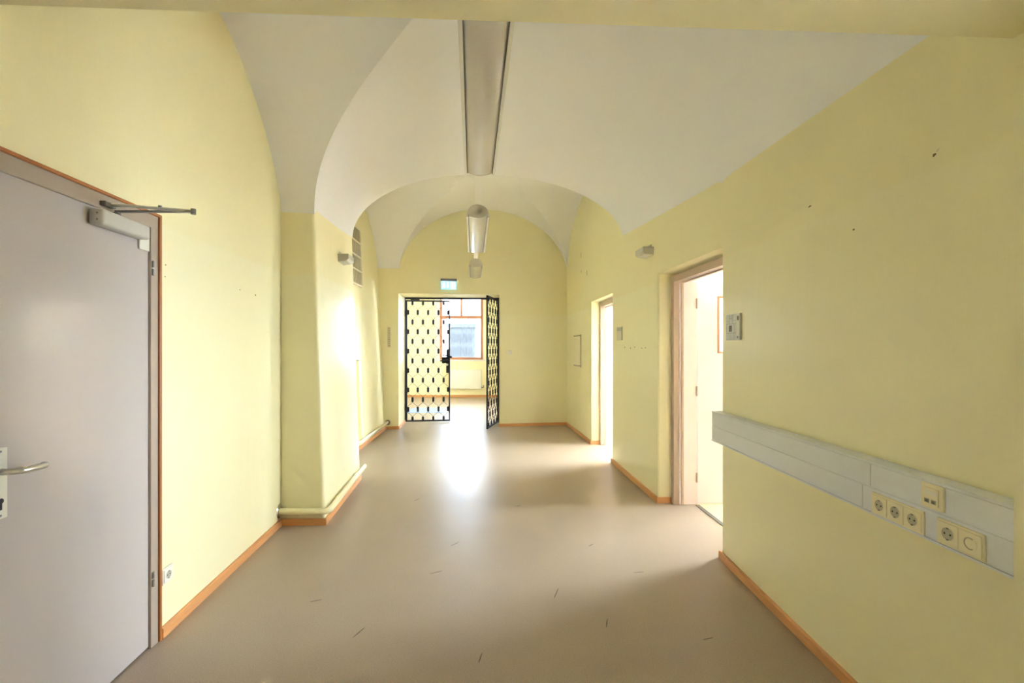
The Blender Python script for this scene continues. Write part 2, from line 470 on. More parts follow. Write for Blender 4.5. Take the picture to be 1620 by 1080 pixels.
# the place the camera stands in: a hall behind a lower passage
HD = Frame((-1.2, 1.083), (0.9989, 0.047), (0.047, -0.9989))
hdr = MB().box(-1.2, 3.2, 0, .5, 2.255, TOP).build('wall_header', 'wall', kind='structure', label='yellow lintel of the passage in the foreground')
hdr.matrix_world = HD.mat()
MB().prism([(1.305, 1.20), (1.9, 1.23), (1.9, 0.6), (1.305, 0.6)], 0, TOP).build('wall_right_pier', 'wall', kind='structure', label='yellow passage pier at the right edge')
holed('wall_hall', Frame((-1.6, -5.0), (1, 0), (0, 1)), 4.6, TOP, 0.3, [], 'wall', 'yellow wall of the hall behind the camera')
holed('wall_hall_right', Frame((1.75, -5.2), (0, 1), (-1, 0)), 6.2, TOP, 0.3, [], 'wall', 'right wall of the hall behind the camera')
MB().box(-1.9, 2.0, -5.2, 0.6, 3.1, 3.3).build('ceiling_hall', 'ceil', kind='structure', label='flat ceiling of the hall behind the camera')
MB().box(-2.4, -1.0, -5.4, -5.0, 0, TOP).build('wall_hall_corner', 'wall', kind='structure', label='corner of the hall behind the camera')

# ------------------------------------------------------------------ vaults
def XL(y): return -1.622 - 0.107 * (y - 3.79)
def XR(y): return interp(y, [(0, 1.451), (3.17, 1.447), (4.32, 1.374), (5.83, 1.274), (7, 1.195)])
def ZS(y): return interp(y, [(0, 2.42), (1.6, 2.44), (3.1, 2.50), (4.0, 2.57), (5.4, 2.69)])
def ZC(y): return interp(y, [(2.7, 3.61), (5.3, 3.42)])
def main(th, y):
    c = (XL(y) + XR(y)) / 2; a = (XR(y) - XL(y)) / 2
    zs = ZS(y)
    return Vector((c - a * math.cos(th), y, zs + (ZC(y) - zs) * math.sin(th)))
YC, YA, LZ, LB = 2.40, 1.385, 2.58, 1.02                 # side vault over the near left wall
def lun(y):
    u = min(1, abs(y - YC) / YA); return LZ + LB * max(0, 1 - u * u) ** .72
def front(th): return 5.10 + 0.30 * (1 - math.cos(th)) / 2
NTH = 72
ths = [math.pi * (i / NTH) for i in range(NTH + 1)]
def meet(th, far):
    lo, hi = (YC, YC + YA) if far else (YC, YC - YA)
    if main(th, YC).z >= lun(YC): return None
    for _ in range(40):
        mid = (lo + hi) / 2
        if lun(mid) > main(th, mid).z: lo = mid
        else: hi = mid
    return (lo + hi) / 2
mv = MB()
left = [t for t in ths if t < math.pi / 2 and meet(t, True) is not None]
tm = left[-1]
for k in range(1, 9):                                     # refine towards the tip of the groin
    t = tm + (math.pi / NTH) * k / 9
    if meet(t, True) is not None: left.append(t)
tip = left[-1]
NY = 26
mv.grid([[main(t, meet(t, True) + (front(t) - meet(t, True)) * j / NY) for j in range(NY + 1)] for t in left])
mv.grid([[main(t, 0.55 + (meet(t, False) - 0.55) * j / 8) for j in range(9)] for t in left])
rest = [tip] + [t for t in ths if t > tip]
mv.grid([[main(t, 0.55 + (front(t) - 0.55) * j / 40) for j in range(41)] for t in rest])
bmesh.ops.remove_doubles(mv.bm, verts=mv.bm.verts[:], dist=1e-5)
mv.build('ceiling', 'ceil', smooth=True, kind='structure', label='white barrel vault over the corridor')
# side vault: from the left wall to the groin
sv = MB()
rows = []
for far in (False, True):
    seq = [(t, meet(t, far)) for t in left]
    seq = seq if not far else list(reversed(seq))
    for t, y in seq:
        p = main(t, y); z = lun(y)
        xw = LA.p.x - 0.0958 * (y - 2.286) - .02
        rows.append([Vector((xw + (p.x - xw) * j / 14, y, z)) for j in range(15)])
# foot strip of the side vault down to its springing on the pier
for y in [YC + YA * k for k in (0.992, 0.998, 1.0)]:
    z = lun(y); xw = LA.p.x - 0.0958 * (y - 2.286) - .02
    if z < rows[-1][0].z: rows.append([Vector((xw + (-1.60 - xw) * j / 14, y, z)) for j in range(15)])
rows.append([Vector((r.x, 3.79, LZ - .03)) for r in rows[-1]])
sv.grid(rows)
sv.build('ceiling_side_vault', 'ceil', smooth=True, kind='structure', label='white arched side vault above the near left wall')

# end bay: groin vault
FR = lambda x: 5.10 + 0.10 * (x + 1.673)
EN = lambda x: 8.2 + 0.146 * (x + 2.25) + .01
XR2 = lambda v: 1.305 - 0.265 * v
ZE, B1, B2, A1 = 2.735, 1.25, 1.19, 1.535
def ebpt(x, v, z): return Vector((x, FR(x) + (EN(x) - FR(x)) * v, z))
def e1x(th, v): return XR2(v) - A1 + .01 - A1 * math.cos(th)
ev = MB()
NT1 = 64
thl = [math.pi * i / NT1 for i in range(NT1 + 1)]
th_c = math.asin(B2 / B1)
def vlim(th):
    r = B1 * math.sin(th) / B2
    return None if r >= 1 else (1 - math.sqrt(1 - r * r)) / 2
sideA = [t for t in thl if t < th_c] + [th_c]
sideB = [math.pi - t for t in reversed(sideA)]
mid = [th_c] + [t for t in thl if th_c < t < math.pi - th_c] + [math.pi - th_c]
def lim(th):
    r = min(1.0, B1 * math.sin(th) / B2); return (1 - math.sqrt(max(0, 1 - r * r))) / 2
for side in (sideA, sideB):
    ev.grid([[ebpt(e1x(t, lim(t) * j / 10), lim(t) * j / 10, ZE + B1 * math.sin(t)) for j in range(11)] for t in side])
    ev.grid([[ebpt(e1x(t, 1 - lim(t) * j / 10), 1 - lim(t) * j / 10, ZE + B1 * math.sin(t)) for j in range(11)] for t in side])
ev.grid([[ebpt(e1x(t, j / 24), j / 24, ZE + B1 * math.sin(t)) for j in range(25)] for t in mid])
ev.build('ceiling_end_bay', 'ceil', smooth=True, kind='structure', label='white groin vault of the end bay')
ew = MB()
rowsL, rowsR = [], []
for i in range(61):
    ph = math.pi * i / 60; v = (1 - math.cos(ph)) / 2; s_ = B2 * math.sin(ph) / B1
    t1 = math.asin(min(1, s_)); z = ZE + B2 * math.sin(ph)
    xa = e1x(t1, v); xb = e1x(math.pi - t1, v)
    rowsL.append([ebpt(-2.75 + (xa + 2.75) * j / 12, v, z) for j in range(13)])
    rowsR.append([ebpt(xb + (XR2(v) + .05 - xb) * j / 12, v, z) for j in range(13)])
ew.grid(rowsL); ew.grid(rowsR)
ew.build('ceiling_end_lunettes', 'ceil', smooth=True, kind='structure', label='white side lunettes of the end bay vault')
# upright face between the barrel vault and the higher end bay
ff = MB()
ff.grid([[main(t, front(t)) + Vector((0, .002, 0)), Vector((main(t, front(t)).x, front(t) + .002, TOP))] for t in ths])
ff.build('wall_arch_face', 'ceil', kind='structure', label='face of the transverse arch towards the end bay')

# ------------------------------------------------------------------ skirting boards
baseboard('baseboard_left', [OLb, OL, LN.pt(1.735, 0, 0)[:2], LN.pt(-1.3, 0, 0)[:2]][::-1] and [LN.pt(-1.3, 0, 0)[:2], LN.pt(1.72, 0, 0)[:2], OL, OLb][::-1], label='beech skirting board of the recessed left wall and gate jamb')
baseboard('baseboard_left_pier', [(-1.675, 5.09), (-1.535, 3.785), (-1.893, 3.775), LA.pt(0.012, 0, 0)[:2]], label='beech skirting board round the pier and near left wall')
baseboard('baseboard_right', [RN.pt(2.1, 0, 0)[:2], P3b, (1.58, 3.18)], label='beech skirting board of the near right wall')
baseboard('baseboard_right_middle', [(1.49, 4.33), P2n, P2f, (1.39, 5.84)], label='beech skirting board between the two right doorways')
baseboard('baseboard_right_far', [(1.315, 6.95), P1n, (1.035, 8.685), OR_, (-.215, 8.95)], label='beech skirting board in the far right corner')
baseboard('baseboard_back', [(1.6, 13.5), (-3.6, 13.5)], label='beech skirting board of the far room', h=.075)

# ------------------------------------------------------------------ windows
def window(name, fr, x0, x1, z0, z1, label, transom=None, mull=True, mat='winframe', depth=-.2, sill=True, lowmull=False, pane='glass'):
    w = thing(name, fr.mat(), kind='structure', label=label)
    f = .07
    m = MB()
    m.box(x0, x0 + f, depth - .06, depth, z0, z1, .006); m.box(x1 - f, x1, depth - .06, depth, z0, z1, .006)
    m.box(x0 + f, x1 - f, depth - .06, depth, z0, z0 + f, .006); m.box(x0 + f, x1 - f, depth - .06, depth, z1 - f, z1, .006)
    m.build('window_frame', mat, w)
    cells = []
    xm = (x0 + x1) / 2
    if transom:
        MB().box(x0 + f, x1 - f, depth - .065, depth + .02, transom - .05, transom + .05, .008).build('transom', mat, w)
        if lowmull: cells += [(x0 + f, xm, z0 + f, transom - .05), (xm, x1 - f, z0 + f, transom - .05)]
        else: cells += [(x0 + f, x1 - f, z0 + f, transom - .05)]
        if mull:
            MB().box(xm - .035, xm + .035, depth - .06, depth + .01, transom + .05, z1 - f, .006).build('mullion', mat, w)
            cells += [(x0 + f, xm - .035, transom + .05, z1 - f), (xm + .035, x1 - f, transom + .05, z1 - f)]
        else: cells += [(x0 + f, x1 - f, transom + .05, z1 - f)]
    else:
        MB().box(xm - .04, xm + .04, depth - .06, depth + .01, z0 + f, z1 - f, .006).build('mullion', mat, w)
        cells += [(x0 + f, xm - .04, z0 + f, z1 - f), (xm + .04, x1 - f, z0 + f, z1 - f)]
    for a, b, c, d in cells:
        MB().box(a, b, depth - .035, depth - .029, c, d).build('pane', pane, w)
    if sill: MB().box(x0 - .1, x1 + .1, depth, .07, z0 - .04, z0, .008).build('window_sill', 'rad', w)
    return w
window('window_1', BR, WX0 + 3.6 + .12, WX1 + 3.6 - .06, 1.10, 3.05, 'wood framed window of the far room seen through the gate', transom=2.36, pane='tinted')
SR = Frame((SX, 0.9), (0, 1), (-1, 0))
for i, (a, b) in enumerate(((3.25, 4.35), (5.2, 7.8))):
    window('window_%d' % (i + 2), SR, a, b, .45, 2.95, 'white framed window of a side room', mat='lining')  # out of view, sized and placed for the light through the doorways
window('window_4', Frame((1.6, 9.2), (0, 1), (-1, 0)), 1.2, 2.3, .8, 2.6, 'side window of the far room', mat='lining')  # added out of view so sunlight bounces round the far room
portal('window_light_far_side', (1.85, 10.95, 1.7), (0, math.pi / 2, 0), 1.8, 1.1)
portal('window_light_far', (-1.5, 13.75, 2.07), (-math.pi / 2, 0, 0), 1.5, 1.95)
for a, b in ((3.25, 4.35), (5.2, 7.8)):
    portal('window_light_side', (SX + .3, .9 + (a + b) / 2, 1.70), (0, math.pi / 2, 0), 2.5, b - a)

# ------------------------------------------------------------------ outside the far window
MB().box(-40, 40, -40, 60, -4.3, -4.0).build('ground', 'ground', kind='structure', label='street ground far below the windows')
bd = thing('building', Matrix.Translation((-2.7, 25, -4.0)), 'grey building across the street seen through the far window', 'building')
MB().box(-.75, .72, 0, 6, 0, 6.55).build('wall', 'facade', bd)
MB().box(-.82, .79, -.1, 6.1, 6.55, 6.75).build('roof', 'facade', bd)
for i in range(4):
    for k in range(3):
        MB().box(-.6 + .32 * i, -.4 + .32 * i, -.03, .02, 4.3 + .72 * k, 4.75 + .72 * k).build('window', 'facadewin', bd)

# ================================================================== GREY DOOR ON THE LEFT
d1 = thing('door_1', LA.mat(), kind='structure', label='closed grey beige door with taupe frame in the near left wall')
fm = MB()
fm.box(-.062, -.010, -.30, .006, 0, 2.032, .002)
fm.box(-DOOR_W + .01, -DOOR_W + .062, -.30, .006, 0, 2.032, .002)
fm.box(-DOOR_W + .01, -.010, -.30, .006, 2.030, 2.094, .002)
fm.build('frame', 'framegrey', d1)
em = MB()
em.box(-.012, .004, -.03, .016, 0, 2.106, .003)
em.box(-DOOR_W - .004, -DOOR_W + .012, -.03, .016, 0, 2.106, .003)
em.box(-DOOR_W - .004, .004, -.03, .016, 2.092, 2.106, .003)
em.build('edging', 'trimwood', d1)
leaf = MB().box(-DOOR_W + .06, -.060, -.055, -.006, .008, 2.032, .003).build('leaf', 'doorgrey', d1)
# handle set
MB().box(-.803, -.755, -.006, .003, .888, 1.122, .0028).build('handle_plate', 'plate', leaf)
hm = MB()
hm.tube([(-.785, .0, 1.045), (-.785, .035, 1.045), (-.782, .052, 1.045), (-.770, .060, 1.0445), (-.73, .060, 1.042), (-.69, .057, 1.040), (-.675, .050, 1.040), (-.668, .038, 1.040)],
        [.012, .0105, .0105, .0105, .0105, .0105, .0105, .010], 14)
hm.build('handle_lever', 'alu', leaf, smooth=True, angle=50)
MB().lathe((-.785, .002, 1.045), (0, 1, 0), [(0, .017), (.008, .017), (.010, .013)]).build('handle_rose', 'plate', leaf, smooth=True, angle=40)
kh = MB(); kh.lathe((-.778, .0025, .947), (0, 1, 0), [(0, .0095), (.0012, .0095)], 16); kh.box(-.7822, -.7738, .0025, .0037, .918, .945, .0005)
kh.build('keyhole', 'black', leaf)
for z in (.90, 1.11):
    MB().lathe((-.779, .0025, z), (0, 1, 0), [(0, .004), (.0015, .004), (.002, .002)], 10).build('screw', 'darkalu', leaf)
for z in (.33, 1.835):
    hg = MB(); hg.tube([(-.053, .010, z - .035), (-.053, .010, z - .004)], .006, 10); hg.tube([(-.053, .010, z + .004), (-.053, .010, z + .035)], .006, 10)
    hg.build('hinge', 'darkalu', d1)
# closer
cl = MB().box(-.42, -.135, -.006, .052, 1.952, 2.018, .012, 3).build('door_closer', 'closer', d1, smooth=True, angle=35)
MB().box(-.135, -.068, -.006, .004, 1.912, 2.03, .003).build('mounting_plate', 'plate', d1)
MB().lathe((-.31, .028, 2.016), (0, 0, 1), [(0, .014), (.012, .014), (.014, .009), (.022, .009)], 14).build('spindle', 'darkalu', cl)
for z in (1.972, 1.998):
    MB().lathe((-.419, .03, z), (-1, 0, 0), [(0, .004), (.002, .004)], 8).build('screw', 'darkalu', cl)
elb = (-.325, .345, 2.038)
a1_ = MB(); a1_.extrude([(-.011, -.003), (.011, -.003), (.011, .003), (-.011, .003)], (-.31, .028, 2.034), elb, (1, 0, 0), (0, 0, 1)); a1_.build('closer_arm', 'darkalu', cl)
a2_ = MB(); a2_.tube([(-.345, .02, 2.052), (-.34, .12, 2.05), elb], [.007, .007, .008], 10); a2_.build('closer_link', 'alu', cl, smooth=True, angle=50)
MB().box(-.375, -.315, .004, .03, 2.042, 2.062, .003).build('arm_bracket', 'darkalu', cl)
MB().lathe((elb[0], elb[1], 2.026), (0, 0, 1), [(0, .010), (.024, .010)], 12).build('elbow_pin', 'darkalu', cl)
MB().lathe((-.333, .215, 2.046), (0, 0, 1), [(0, .007), (.012, .007)], 10).build('adjusting_screw', 'darkalu', cl)

# ================================================================== TWO OPEN DOORS ON THE RIGHT
def open_door(name, far, near, head, label):
    far, near = Vector(far), Vector(near)
    u = (near - far); W = u.length; u.normalize(); w = Vector((-u.y, u.x))
    if w.x < 0: w = -w
    m = Matrix.Identity(4)
    for i in range(2): m[i][0] = u[i]; m[i][1] = w[i]
    m[0][3], m[1][3] = far.x, far.y
    d = thing(name, m, kind='structure', label=label)
    f = .062; y0 = .125
    def frame(mb, y0, y1, a, b, top):
        mb.box(a, b, y0, y1, 0, top, .003); mb.box(W - b, W - a, y0, y1, 0, top, .003); mb.box(b, W - b, y0, y1, top - (b - a), top, .003)
    x = MB(); frame(x, y0, y0 + .05, 0, f, head - .02); x.build('frame', 'framepink', d)
    x = MB(); frame(x, y0 + .05, .345, 0.005, f + .006, head - .015); x.build('lining', 'lining', d)
    x = MB(); frame(x, y0 + .065, y0 + .09, f, f + .014, head - .08); x.build('rebate_strip', 'framepink', d)
    # leaf stands open at a right angle inside the side room
    Lw = W - 2 * f; th = .04; x0 = .022; ya = .352
    wx0, wx1, wz0, wz1 = ya + .19, ya + .80, 1.40, 1.93
    top = head - .085
    lf = MB()
    lf.box(x0, x0 + th, ya, wx0, .008, top); lf.box(x0, x0 + th, wx1, ya + Lw, .008, top)
    lf.box(x0, x0 + th, wx0, wx1, .008, wz0); lf.box(x0, x0 + th, wx0, wx1, wz1, top)
    l = lf.build('leaf', 'leafwhite', d)
    g = MB()
    e = .018
    g.box(x0 - .006, x0 + th + .008, wx0, wx0 + e, wz0, wz1); g.box(x0 - .006, x0 + th + .008, wx1 - e, wx1, wz0, wz1)
    g.box(x0 - .006, x0 + th + .008, wx0 + e, wx1 - e, wz0, wz0 + e); g.box(x0 - .006, x0 + th + .008, wx0 + e, wx1 - e, wz1 - e, wz1)
    g.build('glazing_bead', 'winframe', l)
    MB().box(x0 + .017, x0 + .022, wx0 + e, wx1 - e, wz0 + e, wz1 - e).build('pane', 'glass', l)
    MB().box(x0 + th, x0 + th + .003, ya + Lw - .09, ya + Lw - .045, .9, 1.12, .001).build('handle_plate', 'plate', l)
    hh = MB(); hh.tube([(x0 + th, ya + Lw - .068, 1.05), (x0 + th + .05, ya + Lw - .068, 1.05), (x0 + th + .055, ya + Lw - .10, 1.05), (x0 + th + .055, ya + Lw - .18, 1.048)], .009, 10)
    hh.build('handle_lever', 'alu', l, smooth=True, angle=50)
    for z in (.25, 1.05, 1.86):
        k = MB(); k.tube([(f + .012, .340, z - .045), (f + .012, .340, z + .045)], .009, 10); k.build('hinge', 'framepink', d)
    return d
open_door('door_2', P2n, P3b, HEAD, 'open white door with glazed panel in the nearer right doorway')
open_door('door_3', P1n, P2f, HEAD, 'open white door in the farther right doorway')
MB().prism([(1.69, 4.25), (1.725, 4.25), (1.765, 3.22), (1.73, 3.22)], 0, .006).build('trim_1', 'groove', kind='structure', label='dark threshold strip of the nearer right doorway')
MB().prism([(1.52, 6.9), (1.555, 6.9), (1.6, 5.9), (1.565, 5.9)], 0, .006).build('trim_2', 'groove', kind='structure', label='dark threshold strip of the farther right doorway')

# ================================================================== WROUGHT IRON GATE
GH = 2.375
def gate(hinge, dirv, label, closer=False, lock=False, flip=False):
    d = Vector((dirv[0], dirv[1], 0)).normalized(); n = Vector((d.y, -d.x, 0))
    m = Matrix.Identity(4)
    for i in range(3): m[i][0] = d[i]; m[i][1] = n[i]
    m[0][3], m[1][3], m[2][3] = hinge[0], hinge[1], .02
    W, H = .855, GH - .02
    g = thing('gate_leaf', m, label, 'gate', 'iron gate leaves')
    b = .034
    MB().box(0, b, -.013, .013, 0, H, .003).build('stile', 'iron', g)
    MB().box(W - b * .75, W, -.013, .013, 0, H, .003).build('stile', 'iron', g)
    MB().box(b, W - b * .75, -.018, .018, H - .03, H, .003).build('rail', 'iron', g)
    MB().box(b, W - b * .75, -.018, .018, 0, .03, .003).build('rail', 'iron', g)
    rows = 13
    zr = [H - .05 - (H - .10) * k / (rows - 1) for k in range(rows)]
    xs = [b + (W - 1.75 * b) * k / 8 for k in range(9)]
    src = None
    for k, z in enumerate(zr):
        cols = range(1, 9, 2) if k % 2 == 0 else range(0, 9, 2)
        for c in cols:
            x = xs[c] + (.016 if c == 0 else -.016 if c == 8 else 0)
            mm = Matrix.Translation((x, 0, z))
            if src is None:
                src = MB().box(-.021, .021, -.011, .011, -.045, .045, .003, 1).build('clamp', 'iron', g); src.matrix_local = mm
            else: piece(src, 'clamp', g, mm)
    # bent flat bars between the clamps
    srcs = {}
    for c in range(8):
        mb = MB(); pts = []
        for k, z in enumerate(zr):
            up = (k % 2 == 0)
            tgt = c if (c % 2 == 1) == up else c + 1
            x = xs[tgt] + (.004 if tgt == c else -.004)
            pts += [(x, z + .055), (x, z - .055)]
        t = .0026
        for (x0, z0), (x1, z1) in zip(pts[:-1], pts[1:]):
            L = math.hypot(x1 - x0, z1 - z0)
            mb.extrude([(-t, -.004), (t, -.004), (t, .004), (-t, .004)], (x0, 0, z0), (x1, 0, z1), ((z1 - z0) / L, 0, -(x1 - x0) / L), (0, 1, 0))
        mb.build('bent_bar', 'iron', g)
    for z in (H - .26, .28):
        h = MB(); h.box(-.035, .012, -.022, .022, z - .055, z + .055, .004); h.tube([(-.02, .024, z - .06), (-.02, .024, z + .06)], .014, 12)
        h.build('hinge', 'iron', g)
    if closer:
        c = MB().box(.10, .27, .018, .055, H - .012, H + .03, .006).build('closer', 'iron', g)
        MB().extrude([(-.008, -.003), (.008, -.003), (.008, .003), (-.008, .003)], (.20, .036, H + .034), (.30, .012, H + .04), (0, 1, 0), (0, 0, 1)).build('closer_arm', 'iron', c)
    if lock:
        zl = 1.22
        lb = MB().box(W - .075, W - .02, -.03, .03, zl - .28, zl + .17, .004).build('lock_case', 'iron', g)
        q = MB(); q.prism([(W - .16, -.034), (W - .02, -.034), (W - .02, .034), (W - .16, .034)], zl - .09, zl + .03)
        q.build('lock_plate', 'iron', lb)
        h = MB(); h.tube([(W - .05, .03, zl - .02), (W - .05, .07, zl - .02), (W - .08, .08, zl - .02), (W - .19, .08, zl - .045)], .014, 10)
        h.build('lever', 'iron', lb, smooth=True, angle=50)
        h = MB(); h.tube([(W - .06, .03, zl + .06), (W - .10, .05, zl + .06), (W - .14, .05, zl + .075)], .014, 10)
        h.build('thumb_turn', 'iron', lb, smooth=True, angle=50)
        MB().lathe((W - .055, .03, zl - .12), (0, 1, 0), [(0, .022), (.012, .022), (.016, .014)], 14).build('cylinder', 'alu', lb)
        MB().box(W - .005, W + .035, -.012, .012, zl + .01, zl + .05, .003).build('latch', 'iron', lb)
    return g
gl = gate((-2.06, 8.925), (.845, .105), 'black iron gate leaf standing closed on the left, with lock', closer=True, lock=True)
gr = gate((-.268, 8.955), (-.177, -.86), 'black iron gate leaf swung open towards the corridor on the right')
gf = thing('trim_3', None, 'slim black iron frame fixed in the gate opening', kind='structure')
MB().prism([(-2.085, 8.915), (-2.062, 8.918), (-2.066, 8.96), (-2.088, 8.957)], 0, 2.42).build('post', 'iron', gf)
MB().prism([(-.262, 8.98), (-.215, 8.985), (-.213, 9.03), (-.26, 9.025)], 0, 2.42).build('post', 'iron', gf)
MB().prism([(-2.085, 8.93), (-.215, 9.01), (-.215, 9.04), (-2.085, 8.96)], 2.392, 2.425).build('head_bar', 'iron', gf)
nt = thing('notice', gl.matrix_local @ Matrix.Translation((.375, .021, 1.585)), 'small pale green notice plate hung on the closed gate leaf', 'sign')
MB().box(-.10, .10, 0, .003, -.055, .055).build('board', 'greensign', nt)
MB().box(-.10, .10, .003, .0045, .038, .052).build('stripe', 'signmid', nt)

# ================================================================== EXIT SIGN
ex = thing('exit_sign', EW.mat(1.115, 0, 2.505), 'lit emergency exit sign on the end wall above the gate', 'sign')
# EW x: position along the end wall
MB().box(-.145, .145, 0, .055, .148, .190, .004).build('housing', 'exitbox', ex)
MB().box(-.138, .138, .018, .034, 0, .148, .002).build('panel', 'exitgreen', ex)
pm = MB()
pm.box(.035, .112, .034, .0355, .018, .132)                                   # door
pm.build('door_symbol', 'exitwhite', ex)
am = MB()                                                                     # arrow pointing down
am.extrude([(-.008, .062), (.008, .062), (.008, .132), (-.008, .132)], (-.018, .034, 0), (-.018, .0355, 0), (1, 0, 0), (0, 0, 1))
am.extrude([(-.028, .066), (.028, .066), (0, .022)], (-.018, .034, 0), (-.018, .0355, 0), (1, 0, 0), (0, 0, 1))
am.build('arrow_symbol', 'exitwhite', ex)
rm = MB()                                                                     # running figure
rm.lathe((-.082, .034, .122), (0, 1, 0), [(0, .011), (.0015, .011)], 12)
def limb(p, q, w):
    p, q = Vector((p[0], 0, p[1])), Vector((q[0], 0, q[1])); d = (q - p).normalized(); s = Vector((d.z, 0, -d.x)) * w
    a = MB.extrude(rm, [(0, 0), (0, .0015), ], p, q, s, (0, 1, 0), caps=False) if False else None
    vs_ = [p + s, q + s, q - s, p - s]
    A = [rm.bm.verts.new(v + Vector((0, .034, 0))) for v in vs_]; B = [rm.bm.verts.new(v + Vector((0, .0355, 0))) for v in vs_]
    rm.bm.faces.new(B)
    for i in range(4): rm.bm.faces.new((A[i], A[(i + 1) % 4], B[(i + 1) % 4], B[i]))
for p, q, w in (((-.085, .108), (-.092, .066), .012), ((-.085, .104), (-.064, .086), .005), ((-.085, .104), (-.110, .092), .005), ((-.110, .092), (-.118, .076), .005),
                ((-.092, .066), (-.070, .052), .007), ((-.070, .052), (-.072, .022), .006), ((-.092, .066), (-.102, .042), .007), ((-.102, .042), (-.124, .034), .006)):
    limb(p, q, w)
rm.build('running_figure', 'exitwhite', ex)

# ================================================================== CEILING LUMINAIRES ON THEIR RAIL
LUX = lambda y: -0.234 - 0.086 * (y - 3.35)
ld = Vector((-0.086, 1, 0)).normalized(); lr = Vector((1, .086, 0)).normalized()
def luminaire(y0, y1, label):
    p = Vector((LUX(y0), y0, 2.70)); L = (y1 - y0) / ld.y
    m = Matrix.Identity(4)
    for i in range(3): m[i][0] = lr[i]; m[i][1] = ld[i]; m[i][3] = p[i]
    t = thing('ceiling_luminaire', m, label, 'ceiling light', 'tube luminaires along the vault')
    w = .10
    dome = [(w * math.cos(a), .035 + .095 * math.sin(a) ** .8) for a in [math.pi * k / 16 for k in range(17)]]
    X, Z = (1, 0, 0), (0, 0, 1)
    MB().extrude(dome + [(-w, .025), (w, .025)][0:2], (0, 0.004, 0), (0, L - .004, 0), X, Z).build('housing', 'lumbody', t, smooth=True, angle=35)
    belly = [(x, .020 - .020 * (1 - (x / .088) ** 2)) for x in [-.088 + .176 * k / 12 for k in range(13)]]
    MB().extrude(belly + [(.088, .026), (-.088, .026)], (0, .006, 0), (0, L - .006, 0), X, Z).build('diffuser', 'diff', t, smooth=True, angle=35)
    for s in (-1, 1):
        MB().box(min(s * .0925, s * .110), max(s * .0925, s * .110), 0, L, .006, .05, .002).build('side_strip', 'lumside', t)
        MB().box(min(s * .088, s * .0925), max(s * .088, s * .0925), .006, L - .006, .012, .03).build('groove', 'groove', t)
    cap = [(x * 1.0, z) for x, z in dome] + [(-x, z - .002) for x, z in belly]
    for yy in (-.006, L - .002):
        MB().extrude(cap, (0, yy, 0), (0, yy + .008, 0), X, Z).build('end_cap', 'lumbody', t)
    return t
luminaire(1.62, 3.35, 'nearest long tube luminaire under the vault, cut off by the foreground lintel')
luminaire(4.45, 6.10, 'middle tube luminaire hanging on the rail')
luminaire(7.13, 8.33, 'farthest short looking tube luminaire before the end wall')
rl = thing('luminaire_rail', None, 'white rail carrying the three tube luminaires', 'rail')
y0, y1 = 1.3, 8.40
MB().extrude([(-.03, 0), (.03, 0), (.03, .04), (-.03, .04)], (LUX(y0), y0, 2.83), (LUX(y1), y1, 2.83), lr, (0, 0, 1)).build('channel', 'rail', rl)
for y, zt in ((1.9, 3.62), (3.9, 3.535), (5.0, 3.45), (6.6, 3.98), (8.0, 3.98)):
    MB().tube([(LUX(y), y, 2.865), (LUX(y), y, zt)], .006, 8).build('hanger', 'rail', rl)

# ================================================================== CABLE TRUNKING AND SOCKETS, NEAR RIGHT WALL
TR = .07
tk = thing('cable_trunking', RN.mat(0, 0, 0), 'long light grey cable trunking on the near right wall', 'cable trunking')
MB().box(0.0, 1.97, 0, TR - .004, .815, 1.017, .003).build('body', 'trunk', tk)
cuts = [.0, 1.405, 1.93]
MB().box(.004, 1.40, TR - .004, TR, .921, 1.006, .0015).build('cover', 'trunk', tk)
MB().box(1.404, 1.968, TR - .004, TR, .921, 1.006, .0015).build('cover', 'trunk', tk)
MB().box(.004, 1.36, TR - .004, TR, .826, .917, .0015).build('cover', 'trunk', tk)
MB().box(1.364, 1.968, TR - .004, TR, .826, .917, .0015).build('cover', 'trunk', tk)
MB().box(.0, 1.97, TR - .005, TR + .002, 1.009, 1.017, .001).build('edge_lip', 'trunk', tk)
MB().box(.0, 1.97, TR - .005, TR + .002, .815, .823, .001).build('edge_lip', 'trunk', tk)

def socket_insert(t, cx, cz, mat='cream', y=0.0, cap=False):
    """one earthed wall socket insert, 71 mm pitch"""
    s = MB().box(cx - .033, cx + .033, y + .006, y + .011, cz - .033, cz + .033, .002).build('socket_insert', mat, t)
    q = MB(); q.lathe((cx, y + .0105, cz), (0, 1, 0), [(0, .0215), (.0015, .0215), (.0016, .0195), (.0002, .0193)], 28); q.build('well_rim', mat, s, smooth=True, angle=40)
    MB().lathe((cx, y + .0095, cz), (0, 1, 0), [(0, .0192), (.0018, .0192)], 24).build('well', 'creamdark' if not cap else mat, s)
    if not cap:
        for a in (-.0095, .0095):
            MB().lathe((cx + a, y + .0108, cz), (0, 1, 0), [(0, .003), (.0012, .003)], 10).build('pin_hole', 'black', s)
        for b in (-.0175, .0175):
            MB().box(cx - .003, cx + .003, y + .0108, y + .0135, cz + b - .002, cz + b + .002).build('earth_clip', 'darkalu', s)
    else:
        q = MB(); n = 20
        pts = [(cx + .0165 * math.cos(a), y + .0116, cz + .0165 * math.sin(a)) for a in [math.radians(60 + 240 * k / n) for k in range(n + 1)]]
        q.tube(pts, .0018, 6); q.build('ring_slot', 'creamdark', s)
    return s
def gang(n, x0, z0, fr, y, label, mat='cream', caps=()):
    t = thing('power_socket', fr.mat(x0, y, z0), label, 'socket')
    W = .0805 + .071 * (n - 1)
    MB().box(0, W, 0, .008, 0, .0805, .003).build('cover_frame', mat, t)
    for k in range(n): socket_insert(t, .04025 + .071 * k, .04025, mat, 0.0, k in caps)
    return t
SY = lambda Y: 3.17 - Y
